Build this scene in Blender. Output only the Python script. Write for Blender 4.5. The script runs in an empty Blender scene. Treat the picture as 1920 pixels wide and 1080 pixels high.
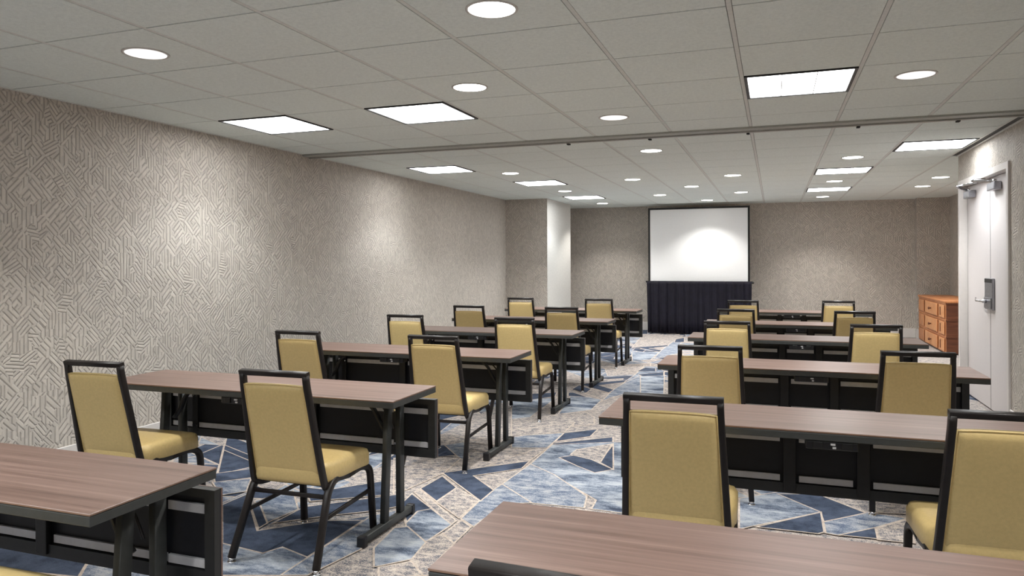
import bpy, bmesh, math, random
from mathutils import Vector, Matrix
C = bpy.context.scene
COL = C.collection

# ------------------------------------------------------------------ camera
CH = 1.38                      # lens height
H = 2.445                      # ceiling height
YAW, ROLL, FPX = 0.3443, -0.0037, 1372.5
cam_d = bpy.data.cameras.new('camera')
cam = bpy.data.objects.new('camera', cam_d); COL.objects.link(cam)
cam_d.sensor_width = 36.0
cam_d.lens = FPX / 1920 * 36.0
cam_d.shift_y = -51.0 / 1920
cam_d.clip_start = 0.05
Fv = Vector((-math.sin(YAW), math.cos(YAW), 0)); Rv = Vector((math.cos(YAW), math.sin(YAW), 0)); Uv = Vector((0, 0, 1))
R2 = Rv * math.cos(ROLL) + Uv * math.sin(ROLL); U2 = -Rv * math.sin(ROLL) + Uv * math.cos(ROLL)
m = Matrix.Identity(4)
for i in range(3):
    m[i][0] = R2[i]; m[i][1] = U2[i]; m[i][2] = -Fv[i]
m[2][3] = CH
cam.matrix_world = m
C.camera = cam

# ------------------------------------------------------------------ world, exposure
w = bpy.data.worlds.new('world'); C.world = w; w.use_nodes = True
w.node_tree.nodes['Background'].inputs[0].default_value = (0.9, 0.95, 1.0, 1)
w.node_tree.nodes['Background'].inputs[1].default_value = 0.05
C.view_settings.view_transform = 'Standard'; C.view_settings.look = 'None'
C.view_settings.exposure = 0.72
C.cycles.diffuse_bounces = 10; C.cycles.max_bounces = 16; C.view_settings.gamma = 1.0
C.view_settings.use_curve_mapping = False
TROFFER_E = 9.0
TROFFER_W = 55.0              # power of the downward beam of each troffer
#              # radiance of the troffer lenses
SPOT_W = 60.0                  # power of each downlight
SPOT_E = 9.0

# ------------------------------------------------------------------ helpers
def srgb(r, g, b):
    f = lambda c: (c/255/12.92) if c/255 <= 0.04045 else ((c/255+0.055)/1.055)**2.4
    return (f(r), f(g), f(b), 1)

class NT:
    def __init__(s, name):
        s.m = bpy.data.materials.new(name); s.m.use_nodes = True
        s.t = s.m.node_tree; s.b = s.t.nodes['Principled BSDF']
    def n(s, kind, **kw):
        x = s.t.nodes.new(kind)
        for k, v in kw.items(): setattr(x, k, v)
        return x
    def l(s, a, b): s.t.links.new(a, b)
    def math(s, op, a, b=None, c=None, clamp=False):
        x = s.n('ShaderNodeMath', operation=op, use_clamp=clamp)
        for i, v in enumerate((a, b, c)):
            if v is None: continue
            if hasattr(v, 'links'): s.l(v, x.inputs[i])
            else: x.inputs[i].default_value = v
        return x.outputs[0]
    def ramp(s, fac, stops, interp='LINEAR'):
        x = s.n('ShaderNodeValToRGB'); x.color_ramp.interpolation = interp
        e = x.color_ramp.elements
        while len(e) < len(stops): e.new(0.5)
        for i, (p, c) in enumerate(stops): e[i].position = p; e[i].color = c
        s.l(fac, x.inputs[0]); return x.outputs[0]
    def noise(s, vec, scale, detail=2, rough=0.5):
        x = s.n('ShaderNodeTexNoise'); x.inputs['Scale'].default_value = scale
        x.inputs['Detail'].default_value = detail; x.inputs['Roughness'].default_value = rough
        if vec is not None: s.l(vec, x.inputs['Vector'])
        return x.outputs['Fac']
    def mapping(s, vec, scale=(1, 1, 1), loc=(0, 0, 0)):
        x = s.n('ShaderNodeMapping'); x.inputs['Scale'].default_value = scale; x.inputs['Location'].default_value = loc
        s.l(vec, x.inputs['Vector']); return x.outputs[0]
    def pos(s): return s.n('ShaderNodeNewGeometry').outputs['Position']
    def obj(s): return s.n('ShaderNodeTexCoord').outputs['Object']
    def bump(s, h, strength=0.3, dist=0.01):
        x = s.n('ShaderNodeBump'); x.inputs['Strength'].default_value = strength; x.inputs['Distance'].default_value = dist
        s.l(h, x.inputs['Height']); s.l(x.outputs[0], s.b.inputs['Normal'])
    def mix(s, fac, a, b, blend='MIX'):
        x = s.n('ShaderNodeMix', data_type='RGBA', blend_type=blend)
        for i, v in ((0, fac), (6, a), (7, b)):
            if hasattr(v, 'links'): s.l(v, x.inputs[i])
            else: x.inputs[i].default_value = v
        return x.outputs[2]

def simple(name, col, rough=0.5, metal=0.0, bump=0.0, bscale=200, vary=0.06, spec=0.5):
    k = NT(name); v = k.obj()
    nz = k.noise(v, bscale * 0.2, 3)
    a = tuple(c * (1 - vary) for c in col[:3]) + (1,); b = tuple(min(1, c * (1 + vary)) for c in col[:3]) + (1,)
    k.l(k.ramp(nz, [(0.3, a), (0.7, b)]), k.b.inputs['Base Color'])
    k.b.inputs['Roughness'].default_value = rough; k.b.inputs['Metallic'].default_value = metal
    k.b.inputs['Specular IOR Level'].default_value = spec
    if bump: k.bump(k.noise(v, bscale, 3), bump, 0.002)
    return k.m

def emit(name, col, strength):
    k = NT(name)
    k.b.inputs['Base Color'].default_value = (0.8, 0.8, 0.8, 1)
    k.b.inputs['Emission Color'].default_value = col; k.b.inputs['Emission Strength'].default_value = strength
    return k

# ------------------------------------------------------------------ materials
def mat_wallpaper(name, light, dark, contrast=1.0):
    k = NT(name)
    sp = k.n('ShaderNodeSeparateXYZ'); k.l(k.pos(), sp.inputs[0])
    u = k.math('ADD', sp.outputs[0], sp.outputs[1]); v = sp.outputs[2]
    cb = k.n('ShaderNodeCombineXYZ'); k.l(u, cb.inputs[0]); k.l(k.math('MULTIPLY', v, 0.8), cb.inputs[1])
    vo = k.n('ShaderNodeTexVoronoi', voronoi_dimensions='2D', distance='MANHATTAN')
    vo.inputs['Scale'].default_value = 11.0; vo.inputs['Randomness'].default_value = 0.95
    k.l(cb.outputs[0], vo.inputs['Vector'])
    cs = k.n('ShaderNodeSeparateColor'); k.l(vo.outputs['Color'], cs.inputs[0])
    idx = k.math('FLOOR', k.math('MULTIPLY', cs.outputs[0], 5.0))
    vo2 = k.n('ShaderNodeTexVoronoi', voronoi_dimensions='2D', distance='MANHATTAN')
    vo2.inputs['Scale'].default_value = 19.0; vo2.inputs['Randomness'].default_value = 0.9
    mp = k.n('ShaderNodeMapping'); mp.inputs['Rotation'].default_value = (0, 0, 0.78); k.l(cb.outputs[0], mp.inputs[0]); k.l(mp.outputs[0], vo2.inputs['Vector'])
    cs2 = k.n('ShaderNodeSeparateColor'); k.l(vo2.outputs['Color'], cs2.inputs[0])
    idx = k.math('ADD', idx, k.math('GREATER_THAN', cs2.outputs[0], 0.55))
    # directions: 0 -> vertical strips, then the two diagonals (twice each)
    ang = k.math('MULTIPLY', k.math('SUBTRACT', k.math('MODULO', k.math('ADD', idx, 1), 3.0), 1.0), math.radians(43))
    ang = k.math('ADD', ang, k.math('MULTIPLY', k.math('GREATER_THAN', cs.outputs[1], 0.9), math.radians(80)))
    d = k.math('ADD', k.math('MULTIPLY', u, k.math('COSINE', ang)), k.math('MULTIPLY', v, k.math('SINE', ang)))
    frq = k.math('ADD', 28.0, k.math('MULTIPLY', cs.outputs[1], 18.0))
    ph = k.math('FRACT', k.math('ADD', k.math('MULTIPLY', d, frq), k.math('MULTIPLY', cs.outputs[2], 7.0)))
    tri = k.math('PINGPONG', ph, 0.5)
    hgt = k.math('SMOOTH_MIN', k.math('MULTIPLY', tri, 4.0), 1.0, 0.3)
    # each strip carries a tone of its own
    sid = k.math('ADD', k.math('FLOOR', k.math('ADD', k.math('MULTIPLY', d, frq), k.math('MULTIPLY', cs.outputs[2], 7.0))), k.math('ADD', k.math('MULTIPLY', cs.outputs[0], 91.7), k.math('MULTIPLY', cs2.outputs[1], 57.3)))
    wn = k.n('ShaderNodeTexWhiteNoise', noise_dimensions='1D'); k.l(sid, wn.inputs['W'])
    tone = k.math('ADD', k.math('MULTIPLY', wn.outputs['Value'], 0.45), k.math('MULTIPLY', hgt, 0.55 * contrast))
    fine = k.noise(k.pos(), 260, 2)
    tone = k.math('ADD', tone, k.math('MULTIPLY', k.math('SUBTRACT', fine, 0.5), 0.35))
    k.l(k.ramp(tone, [(0.08, dark), (0.95, light)]), k.b.inputs['Base Color'])
    k.b.inputs['Roughness'].default_value = 0.62; k.b.inputs['Specular IOR Level'].default_value = 0.35
    k.bump(k.math('ADD', hgt, k.math('MULTIPLY', wn.outputs['Value'], 0.9)), 0.9, 0.005)
    return k.m

def mat_tile():
    k = NT('ceiling_tile'); p = k.pos()
    a = k.noise(p, 330, 2, 0.7); b = k.noise(p, 60, 2)
    t = k.math('ADD', k.math('MULTIPLY', a, 0.7), k.math('MULTIPLY', b, 0.3))
    k.l(k.ramp(t, [(0.3, srgb(209, 217, 214)), (0.62, srgb(237, 244, 240))]), k.b.inputs['Base Color'])
    k.b.inputs['Roughness'].default_value = 0.95; k.b.inputs['Specular IOR Level'].default_value = 0.1
    k.bump(a, 0.25, 0.003); return k.m

def mat_wood(name, cols, sx, sy, rough=0.38, rnd=True, bumpv=0.03):
    k = NT(name); v = k.obj()
    if rnd:
        oi = k.n('ShaderNodeObjectInfo'); ad = k.n('ShaderNodeVectorMath', operation='ADD')
        mu = k.n('ShaderNodeVectorMath', operation='SCALE'); cb = k.n('ShaderNodeCombineXYZ')
        for i in range(3): k.l(oi.outputs['Random'], cb.inputs[i])
        k.l(cb.outputs[0], mu.inputs[0]); mu.inputs['Scale'].default_value = 9.0
        k.l(v, ad.inputs[0]); k.l(mu.outputs[0], ad.inputs[1]); v = ad.outputs[0]
    a = k.noise(k.mapping(v, (sx, sy, sy)), 1.0, 5, 0.6)
    b = k.noise(k.mapping(v, (sx * 3, sy * 5, sy * 5)), 1.0, 3, 0.6)
    t = k.math('ADD', k.math('MULTIPLY', a, 0.72), k.math('MULTIPLY', b, 0.28))
    n = len(cols)
    k.l(k.ramp(t, [(0.30 + 0.40 * i / (n - 1), c) for i, c in enumerate(cols)]), k.b.inputs['Base Color'])
    k.b.inputs['Roughness'].default_value = rough; k.b.inputs['Specular IOR Level'].default_value = 0.4
    k.bump(b, bumpv, 0.002); return k.m

def mat_carpet(name, stops, scale, aniso=(1, 1, 1), detail=5, rough=0.65, speck=0.25):
    k = NT(name); p = k.pos()
    a = k.noise(k.mapping(p, aniso), scale, detail, rough)
    f = k.noise(p, 190, 2, 0.6)
    t = k.math('ADD', a, k.math('MULTIPLY', k.math('SUBTRACT', f, 0.5), speck))
    k.l(k.ramp(t, stops), k.b.inputs['Base Color'])
    k.b.inputs['Roughness'].default_value = 0.95; k.b.inputs['Specular IOR Level'].default_value = 0.1
    k.bump(f, 0.5, 0.004); return k.m

M = {}
M['wall'] = mat_wallpaper('wallpaper', srgb(202, 194, 184), srgb(161, 154, 146))
M['pale_side'] = simple('column_pale_side', srgb(200, 198, 193), 0.8, bump=0.3, bscale=160)
M['tile'] = mat_tile()
M['grid'] = simple('ceiling_grid', srgb(214, 216, 212), 0.6)
M['seam'] = simple('ceiling_seam', srgb(84, 82, 80), 0.8)
M['white'] = simple('white_paint', srgb(212, 207, 203), 0.45, vary=0.02)
M['door'] = simple('door_paint', srgb(206, 200, 199), 0.4, vary=0.015)
M['gold'] = simple('gold_vinyl', srgb(208, 183, 126), 0.42, bump=0.25, bscale=420, vary=0.05)
M['chair_metal'] = simple('chair_bronze_metal', srgb(27, 22, 21), 0.42, metal=0.1, vary=0.15)
M['chrome'] = simple('chrome', srgb(205, 205, 208), 0.18, metal=1.0, vary=0.02)
M['top'] = mat_wood('table_laminate', [srgb(72, 55, 48), srgb(104, 82, 73), srgb(120, 97, 88), srgb(146, 122, 111)], 0.9, 30.0, 0.36)
M['top_edge'] = simple('laminate_edge', srgb(122, 96, 80), 0.4)
M['table_metal'] = simple('table_charcoal_metal', srgb(60, 62, 61), 0.45, metal=0.15, vary=0.1)
M['panel_frame'] = simple('panel_frame_black', srgb(32, 33, 34), 0.5, vary=0.1)
M['table_dark'] = simple('table_black_steel', srgb(22, 22, 24), 0.5, vary=0.2)
M['navy_dark'] = simple('panel_back', srgb(15, 16, 24), 0.6, vary=0.2)
M['alu'] = simple('aluminium', srgb(196, 196, 200), 0.4, metal=0.1, vary=0.05)
M['plastic'] = simple('black_plastic', srgb(20, 20, 24), 0.4)
M['oak'] = mat_wood('orange_oak', [srgb(158, 98, 58), srgb(186, 122, 78), srgb(206, 146, 100)], 14.0, 2.2, 0.45, rnd=False)
M['oak_light'] = mat_wood('light_oak', [srgb(184, 122, 78), srgb(206, 146, 98), srgb(220, 166, 120)], 14.0, 2.2, 0.45, rnd=False)
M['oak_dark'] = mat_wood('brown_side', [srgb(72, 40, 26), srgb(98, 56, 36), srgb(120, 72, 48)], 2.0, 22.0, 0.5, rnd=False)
M['hole'] = simple('dark_hole', srgb(12, 11, 10), 0.8)
M['screen'] = simple('screen_fabric', srgb(240, 241, 242), 0.9, vary=0.01)
M['velour'] = simple('black_velour', srgb(19, 17, 30), 0.75, vary=0.25, bscale=60, spec=0.3)
M['black'] = simple('black_frame', srgb(14, 14, 15), 0.45)
M['track'] = simple('track_metal', srgb(170, 170, 165), 0.4, metal=0.4)
M['track_plate'] = simple('track_plate', srgb(168, 170, 164), 0.5, metal=0.1)
M['brushed'] = simple('brushed_steel', srgb(150, 150, 156), 0.32, metal=0.8, vary=0.15)
k = emit('troffer_lens', (0.97, 0.99, 1.0, 1), TROFFER_E); M['lens'] = k.m
k = emit('lamp_face', (1.0, 0.97, 0.92, 1), SPOT_E); M['lamp'] = k.m
k = emit('lamp_face_dim', (1.0, 0.99, 0.97, 1), 0.55); M['lamp_dim'] = k.m
M['reflector'] = simple('lamp_reflector', srgb(225, 225, 225), 0.2, metal=0.9, vary=0.02)
M['rim'] = simple('lamp_rim', srgb(196, 194, 190), 0.4)
cr = srgb(196, 186, 176)
M['c_cream'] = mat_carpet('carpet_cream', [(0.35, srgb(160, 148, 138)), (0.65, srgb(196, 183, 171))], 30)
M['c_navy'] = mat_carpet('carpet_navy', [(0.35, srgb(48, 56, 71)), (0.65, srgb(74, 83, 101))], 9, speck=0.4)
M['c_sky'] = mat_carpet('carpet_sky', [(0.36, srgb(56, 64, 80)), (0.45, srgb(100, 109, 124)), (0.54, srgb(142, 149, 159)), (0.66, srgb(172, 175, 179))], 3.2, (1, 2.2, 1), 7, 0.72, 0.25)
M['c_speck'] = mat_carpet('carpet_speckle', [(0.40, srgb(84, 88, 98)), (0.47, srgb(136, 132, 133)), (0.54, srgb(172, 161, 152)), (0.66, srgb(190, 180, 170))], 16, (1, 1.8, 1), 6, 0.8, 0.7)
M['c_mid'] = mat_carpet('carpet_mid', [(0.38, srgb(78, 89, 110)), (0.5, srgb(122, 130, 143)), (0.62, srgb(162, 163, 166))], 8, (1, 2.0, 1), 6, 0.75, 0.5)

# ------------------------------------------------------------------ mesh building
def new_bm(): return bmesh.new()
def box(bm, x0, x1, y0, y1, z0, z1, mi=0, bev=0.0, seg=2):
    vs = [bm.verts.new((x, y, z)) for z in (z0, z1) for y in (y0, y1) for x in (x0, x1)]
    fs = [bm.faces.new([vs[i] for i in q]) for q in ((0, 2, 3, 1), (4, 5, 7, 6), (0, 1, 5, 4), (2, 6, 7, 3), (0, 4, 6, 2), (1, 3, 7, 5))]
    for f in fs: f.material_index = mi
    if bev > 0:
        es = set(e for f in fs for e in f.edges)
        r = bmesh.ops.bevel(bm, geom=list(es), offset=bev, segments=seg, affect='EDGES', profile=0.5, clamp_overlap=True, material=mi)
    return fs
def quad(bm, pts, mi=0):
    f = bm.faces.new([bm.verts.new(p) for p in pts]); f.material_index = mi; return f
def cyl(bm, c, axis, r, h, n=20, r2=None, mi=0, cap=True):
    r2 = r if r2 is None else r2
    ax = Vector(axis).normalized(); t = Vector((0, 0, 1)) if abs(ax.z) < 0.9 else Vector((1, 0, 0))
    a = ax.cross(t).normalized(); b = ax.cross(a); c = Vector(c)
    r0 = [bm.verts.new(c + (a * math.cos(2*math.pi*i/n) + b * math.sin(2*math.pi*i/n)) * r) for i in range(n)]
    r1 = [bm.verts.new(c + ax * h + (a * math.cos(2*math.pi*i/n) + b * math.sin(2*math.pi*i/n)) * r2) for i in range(n)]
    for i in range(n):
        f = bm.faces.new((r0[i], r0[(i+1) % n], r1[(i+1) % n], r1[i])); f.material_index = mi; f.smooth = True
    if cap:
        for ring in (r0, r1): f = bm.faces.new(ring); f.material_index = mi
def round_path(pts, rads, seg=5):
    pts = [Vector(p) for p in pts]; out = [pts[0]]
    for i in range(1, len(pts) - 1):
        r = rads[i] if isinstance(rads, (list, tuple)) else rads
        a = (pts[i-1] - pts[i]); b = (pts[i+1] - pts[i])
        d = min(r, a.length * 0.48, b.length * 0.48)
        if d < 1e-5: out.append(pts[i]); continue
        p0 = pts[i] + a.normalized() * d; p2 = pts[i] + b.normalized() * d
        for s in range(seg + 1):
            t = s / seg; out.append(p0 * (1-t)**2 + pts[i] * 2*t*(1-t) + p2 * t*t)
    out.append(pts[-1]); return out
def sweep(bm, path, wd, dp, ref, corner=0.3, mi=0, closed=False):
    """rounded rectangular tube: wd along ref, dp across it"""
    n = len(path); ref = Vector(ref).normalized()
    prof = []
    cw, cd = wd/2, dp/2; c = min(cw, cd) * corner
    for sx, sy, a0 in ((1, 1, 0), (-1, 1, 90), (-1, -1, 180), (1, -1, 270)):
        for da in (0, 45, 90):
            a = math.radians(a0 + da)
            prof.append((sx*(cw-c) + c*math.cos(a), sy*(cd-c) + c*math.sin(a)))
    rings = []
    for i, p in enumerate(path):
        p = Vector(p)
        if closed: t = (Vector(path[(i+1) % n]) - Vector(path[i-1]))
        else: t = Vector(path[min(i+1, n-1)]) - Vector(path[max(i-1, 0)])
        t.normalize(); u = (ref - t * ref.dot(t)).normalized(); v = t.cross(u)
        rings.append([bm.verts.new(p + u*a + v*b) for a, b in prof])
    m_ = len(prof)
    for i in range(n if closed else n - 1):
        A, B = rings[i], rings[(i+1) % n]
        for j in range(m_):
            f = bm.faces.new((A[j], A[(j+1) % m_], B[(j+1) % m_], B[j])); f.material_index = mi; f.smooth = True
    if not closed:
        bm.faces.new(rings[0][::-1]).material_index = mi; bm.faces.new(rings[-1]).material_index = mi
def cushion(bm, fn, nu=14, nv=14, th=0.05, edge=0.018, puff=0.012):
    """closed upholstered slab; fn(u,v,w) maps u,v in -1..1 and w offset to space"""
    def ringpt(u, v, side):
        # superellipse falloff towards the edge
        e = max(abs(u), abs(v))
        t = max(0.0, (e - 0.86) / 0.14)
        hh = th/2 - edge * (1 - math.sqrt(max(0.0, 1 - t*t)))
        bulge = puff * (1 - u**4) * (1 - v**4)
        return side * (hh + bulge)
    cs = lambda i, n: math.sin((i/n - 0.5) * math.pi) * 0.55 + (i/n*2 - 1) * 0.45
    us = [cs(i, nu) for i in range(nu+1)]; vs = [cs(i, nv) for i in range(nv+1)]
    g = {}
    for s in (1, -1):
        for i, u in enumerate(us):
            for j, v in enumerate(vs): g[s, i, j] = bm.verts.new(fn(u, v, ringpt(u, v, s)))
        for i in range(nu):
            for j in range(nv):
                q = [g[s, i, j], g[s, i+1, j], g[s, i+1, j+1], g[s, i, j+1]]
                f = bm.faces.new(q if s > 0 else q[::-1]); f.smooth = True
    loop = [(i, 0) for i in range(nu)] + [(nu, j) for j in range(nv)] + [(i, nv) for i in range(nu, 0, -1)] + [(0, j) for j in range(nv, 0, -1)]
    for a in range(len(loop)):
        i, j = loop[a]; k2, l2 = loop[(a+1) % len(loop)]
        f = bm.faces.new((g[1, i, j], g[-1, i, j], g[-1, k2, l2], g[1, k2, l2])); f.smooth = True
def link(name, bm, mats, parent=None, smooth=False):
    bmesh.ops.recalc_face_normals(bm, faces=bm.faces)
    me = bpy.data.meshes.new(name); bm.to_mesh(me); bm.free()
    for x in (mats if isinstance(mats, (list, tuple)) else [mats]): me.materials.append(x)
    o = bpy.data.objects.new(name, me); COL.objects.link(o)
    if parent is not None: o.parent = parent
    if smooth:
        for p in me.polygons: p.use_smooth = True
    return o
def tag(o, label, cat, group=None, kind=None):
    o['label'] = label; o['category'] = cat
    if group: o['group'] = group
    if kind: o['kind'] = kind
    return o
def thing(name, label, cat, loc=(0, 0, 0), rz=0, group=None):
    o = bpy.data.objects.new(name, None); COL.objects.link(o); o.location = loc; o.rotation_euler = (0, 0, rz)
    o.empty_display_size = 0.1
    return tag(o, label, cat, group)
def struct(name, bm, mats, label, cat, parent=None):
    o = link(name, bm, mats, parent)
    if parent is None: tag(o, label, cat, kind='structure')
    return o
CHILD = {}
def kids(o): return [c for c in COL.objects if c.parent == o]
def dup(root, loc, rz, label, group):
    def rec(o, par):
        c = o.copy(); COL.objects.link(c)
        if par is not None: c.parent = par
        for ch in tree[o.name]: rec(ch, c)
        return c
    tree = {}
    def walk(o):
        tree[o.name] = kids(o)
        for ch in tree[o.name]: walk(ch)
    walk(root)
    r = rec(root, None); r.location = loc; r.rotation_euler = (0, 0, rz); r['label'] = label; r['group'] = group
    return r

# ------------------------------------------------------------------ room shell
XL, XR, YB, YF = -4.42, 1.796, 14.5, -4.6
XR2, YRE = 2.83, 8.70          # recess past the door wall
BB = 0.165                     # baseboard height
YT = 6.20                      # partition track
def wallbox(name, x0, x1, y0, y1, label, z0=0, z1=H+0.06, mat='wall'):
    bm = new_bm(); box(bm, x0, x1, y0, y1, z0, z1)
    return struct(name, bm, M[mat], label, 'wall')
T = 0.12
wallbox('wall_left', XL-T, XL, YF-T, YB+T, 'long left wall covered in beige maze-patterned wallpaper')
wallbox('wall_back', XL, XR2+T, YB, YB+T, 'far wall behind the projection screen in grey maze-patterned wallpaper')
wallbox('wall_front', XL, XR2+T, YF-T, YF, 'wall behind the camera in beige maze-patterned wallpaper')
wallbox('wall_recess', XR2, XR2+T, YRE, YB, 'side wall of the recess behind the wooden chest')
wallbox('wall_bump', 2.33, XR2, 14.36, YB, 'shallow boxed-out strip of wall in the far right corner')
# door wall with its opening
DY0, DY1, DZ = 6.985, 8.585, 2.12
bm = new_bm()
g = 0.03; box(bm, XR, XR+T, YF, DY0-g, 0, H+0.06); box(bm, XR, XR+T, DY1+g, YRE, 0, H+0.06); box(bm, XR, XR+T, DY0-g, DY1+g, DZ+g, H+0.06)
box(bm, XR+T, XR2+T, YRE-T, YRE, 0, H+0.06)
struct('wall_right', bm, M['wall'], 'right wall around the white double doors in grey patterned wallpaper', 'wall')
# column with one side in a paler colour
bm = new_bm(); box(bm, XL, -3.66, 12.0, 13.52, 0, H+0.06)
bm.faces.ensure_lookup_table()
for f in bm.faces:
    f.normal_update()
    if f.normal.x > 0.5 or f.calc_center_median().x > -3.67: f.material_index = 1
struct('wall_column', bm, [M['wall'], M['pale_side']], 'square wallpapered column with a pale side standing against the left wall', 'column')
# baseboards
def bb(name, x0, x1, y0, y1, label):
    bm = new_bm(); box(bm, x0, x1, y0, y1, 0, BB, bev=0.004, seg=1)
    struct(name, bm, M['white'], label, 'baseboard')
bb('baseboard_left', XL, XL+0.014, YF, 12.0, 'white baseboard along the long left wall')
bb('baseboard_back', XL, 2.33, YB-0.014, YB, 'white baseboard along the far wall')
bb('baseboard_bump', 2.316, XR2, 14.346, 14.36, 'short white baseboard in the far right corner')
bb('baseboard_recess', XR2-0.014, XR2, YRE, 14.346, 'white baseboard in the recess behind the wooden chest')
bb('baseboard_right', XR-0.014, XR, YF, DY0-0.06, 'white baseboard on the right wall nearer than the doors')
bm = new_bm(); box(bm, XL, -3.66, 11.986, 12.0, 0, BB); box(bm, -3.66, -3.646, 11.986, 13.52, 0, BB)
struct('baseboard_column', bm, M['white'], 'white baseboard round the foot of the column', 'baseboard')

# ceiling
GX, SX, GY, SY = -3.962, 0.631, 2.574, 0.625
GY2, SY2 = 7.449, 0.613
bm = new_bm()
box(bm, XL-T, XR2+T, YF-T, YB+T, H+0.03, H+0.09, mi=2)
xe = [XL] + [GX + SX*i for i in range(0, 12) if GX + SX*i < XR2 - 0.05] + [XR2]
y1s = [GY + SY*j for j in range(-11, 6)]; y1s = [YF] + [y for y in y1s if y > YF + 0.05] + [YT]
y2s = [YT] + [GY2 + SY2*j for j in range(-1, 12) if YT + 0.05 < GY2 + SY2*j < YB - 0.05] + [YB]
TRO1 = [(0, 3), (2, 3), (6, 3), (0, -4), (2, -4), (6, -4), (1, -9), (6, -9)]  # negative rows: unseen troffers, added to help light the room
TRO2 = [(0, 0), (8, 0), (1, 3), (7, 3), (1, 7), (7, 7)]
tro = []
for i, j in TRO1: tro.append((GX+SX*i, GX+SX*(i+1), GY+SY*j, GY+SY*(j+1)))
for i, j in TRO2: tro.append((GX+SX*i, GX+SX*(i+1), GY2+SY2*j, GY2+SY2*(j+1)))
for ys in (y1s, y2s):
    for a in range(len(xe)-1):
        for b in range(len(ys)-1):
            x0, x1, y0, y1 = xe[a], xe[a+1], ys[b], ys[b+1]
            cx, cy = (x0+x1)/2, (y0+y1)/2
            if cx > XR + 0.1 and cy < YRE - 0.3: continue
            if any(t[0] < cx < t[1] and t[2] < cy < t[3] for t in tro): continue
            g = 0.0135; gy = 0.005
            box(bm, x0+g, x1-g, y0+gy, y1-gy, H, H+0.02, mi=0)
for x in xe[1:-1]:
    box(bm, x-0.0105, x+0.0105, YF, YT, H+0.001, H+0.012, mi=1)
    box(bm, x-0.0105, x+0.0105, YT, YB, H+0.001, H+0.012, mi=1)
box(bm, XL, XR2, YF, YB, H+0.007, H+0.010, mi=2)
# openings of the troffers are cut out of the seam sheet by building it lower only between tiles (troffer boxes hang below it)
struct('ceiling', bm, [M['tile'], M['grid'], M['seam']], 'grey suspended ceiling of square acoustic tiles', 'ceiling')

# partition track
bm = new_bm()
box(bm, XL, XR, YT-0.05, YT+0.06, H-0.016, H+0.004, bev=0.003, mi=2)
box(bm, XL, XR, YT+0.06, YT+0.095, H-0.028, H+0.004, bev=0.003)
box(bm, XL, XR, YT+0.095, YT+0.125, H-0.003, H+0.003, mi=1)
box(bm, XL, XR, YT+0.125, YT+0.16, H-0.016, H+0.004, mi=0)
for x in (-1.72, -1.0, -0.2, 0.62, 1.3):
    box(bm, x-0.012, x+0.012, YT+0.075, YT+0.125, H-0.036, H-0.02, mi=1)
struct('trim_1', bm, [M['track'], M['hole'], M['track_plate']], 'metal partition track running across the ceiling', 'ceiling track')
bm = new_bm()
for y0, y1 in ((YF, YT-0.06), (YT+0.165, YRE)): box(bm, XR-0.022, XR, y0, y1, H-0.003, H+0.004)
for y0, y1 in ((YF, YT-0.06), (YT+0.165, 12.0)): box(bm, XL, XL+0.022, y0, y1, H-0.003, H+0.004)
box(bm, XL, XR2, YB-0.022, YB, H-0.003, H+0.004)
struct('trim_2', bm, M['grid'], 'thin metal angle where the ceiling meets the walls', 'trim')

# floor with its patterned carpet (one mesh, several pile colours)
random.seed(11)
fb = new_bm()
def polyarea(p): return abs(sum(p[i][0]*p[(i+1) % len(p)][1] - p[(i+1) % len(p)][0]*p[i][1] for i in range(len(p)))) / 2
def split(p, pt, a):
    nx, ny = -math.sin(a), math.cos(a); A, B = [], []
    for i in range(len(p)):
        q, r = p[i], p[(i+1) % len(p)]
        dq = (q[0]-pt[0])*nx + (q[1]-pt[1])*ny; dr = (r[0]-pt[0])*nx + (r[1]-pt[1])*ny
        if dq >= 0: A.append(q)
        if dq <= 0: B.append(q)
        if dq * dr < 0:
            t = dq/(dq-dr); s = (q[0]+(r[0]-q[0])*t, q[1]+(r[1]-q[1])*t); A.append(s); B.append(s)
    return A, B
segs = []
ANG = [math.radians(a) for a in (38, -52, 68, 8, -25, 98)]
def rec(p, d):
    ar = polyarea(p)
    if ar < 0.05 or (ar < 0.16 and random.random() < 0.5) or len(p) < 3: return [p]
    for _ in range(6):
        cx = sum(q[0] for q in p)/len(p); cy = sum(q[1] for q in p)/len(p)
        sp = math.sqrt(ar) * 0.22
        A, B = split(p, (cx + random.uniform(-sp, sp), cy + random.uniform(-sp, sp)), random.choice(ANG))
        if len(A) > 2 and len(B) > 2 and min(polyarea(A), polyarea(B)) > ar * 0.22: return rec(A, d+1) + rec(B, d+1)
    return [p]
MATS = [M['c_cream'], M['c_navy'], M['c_sky'], M['c_speck'], M['c_mid']]
quad(fb, [(XL-T, YF-T, 0), (XR2+T, YF-T, 0), (XR2+T, YB+T, 0), (XL-T, YB+T, 0)], 0)
cells = []
x = XL
while x < XR2:
    y = YF
    while y < YB:
        cells += rec([(x, y), (min(x+2.45, XR2), y), (min(x+2.45, XR2), min(y+3.2, YB)), (x, min(y+3.2, YB))], 0)
        y += 3.2
    x += 2.45
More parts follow.
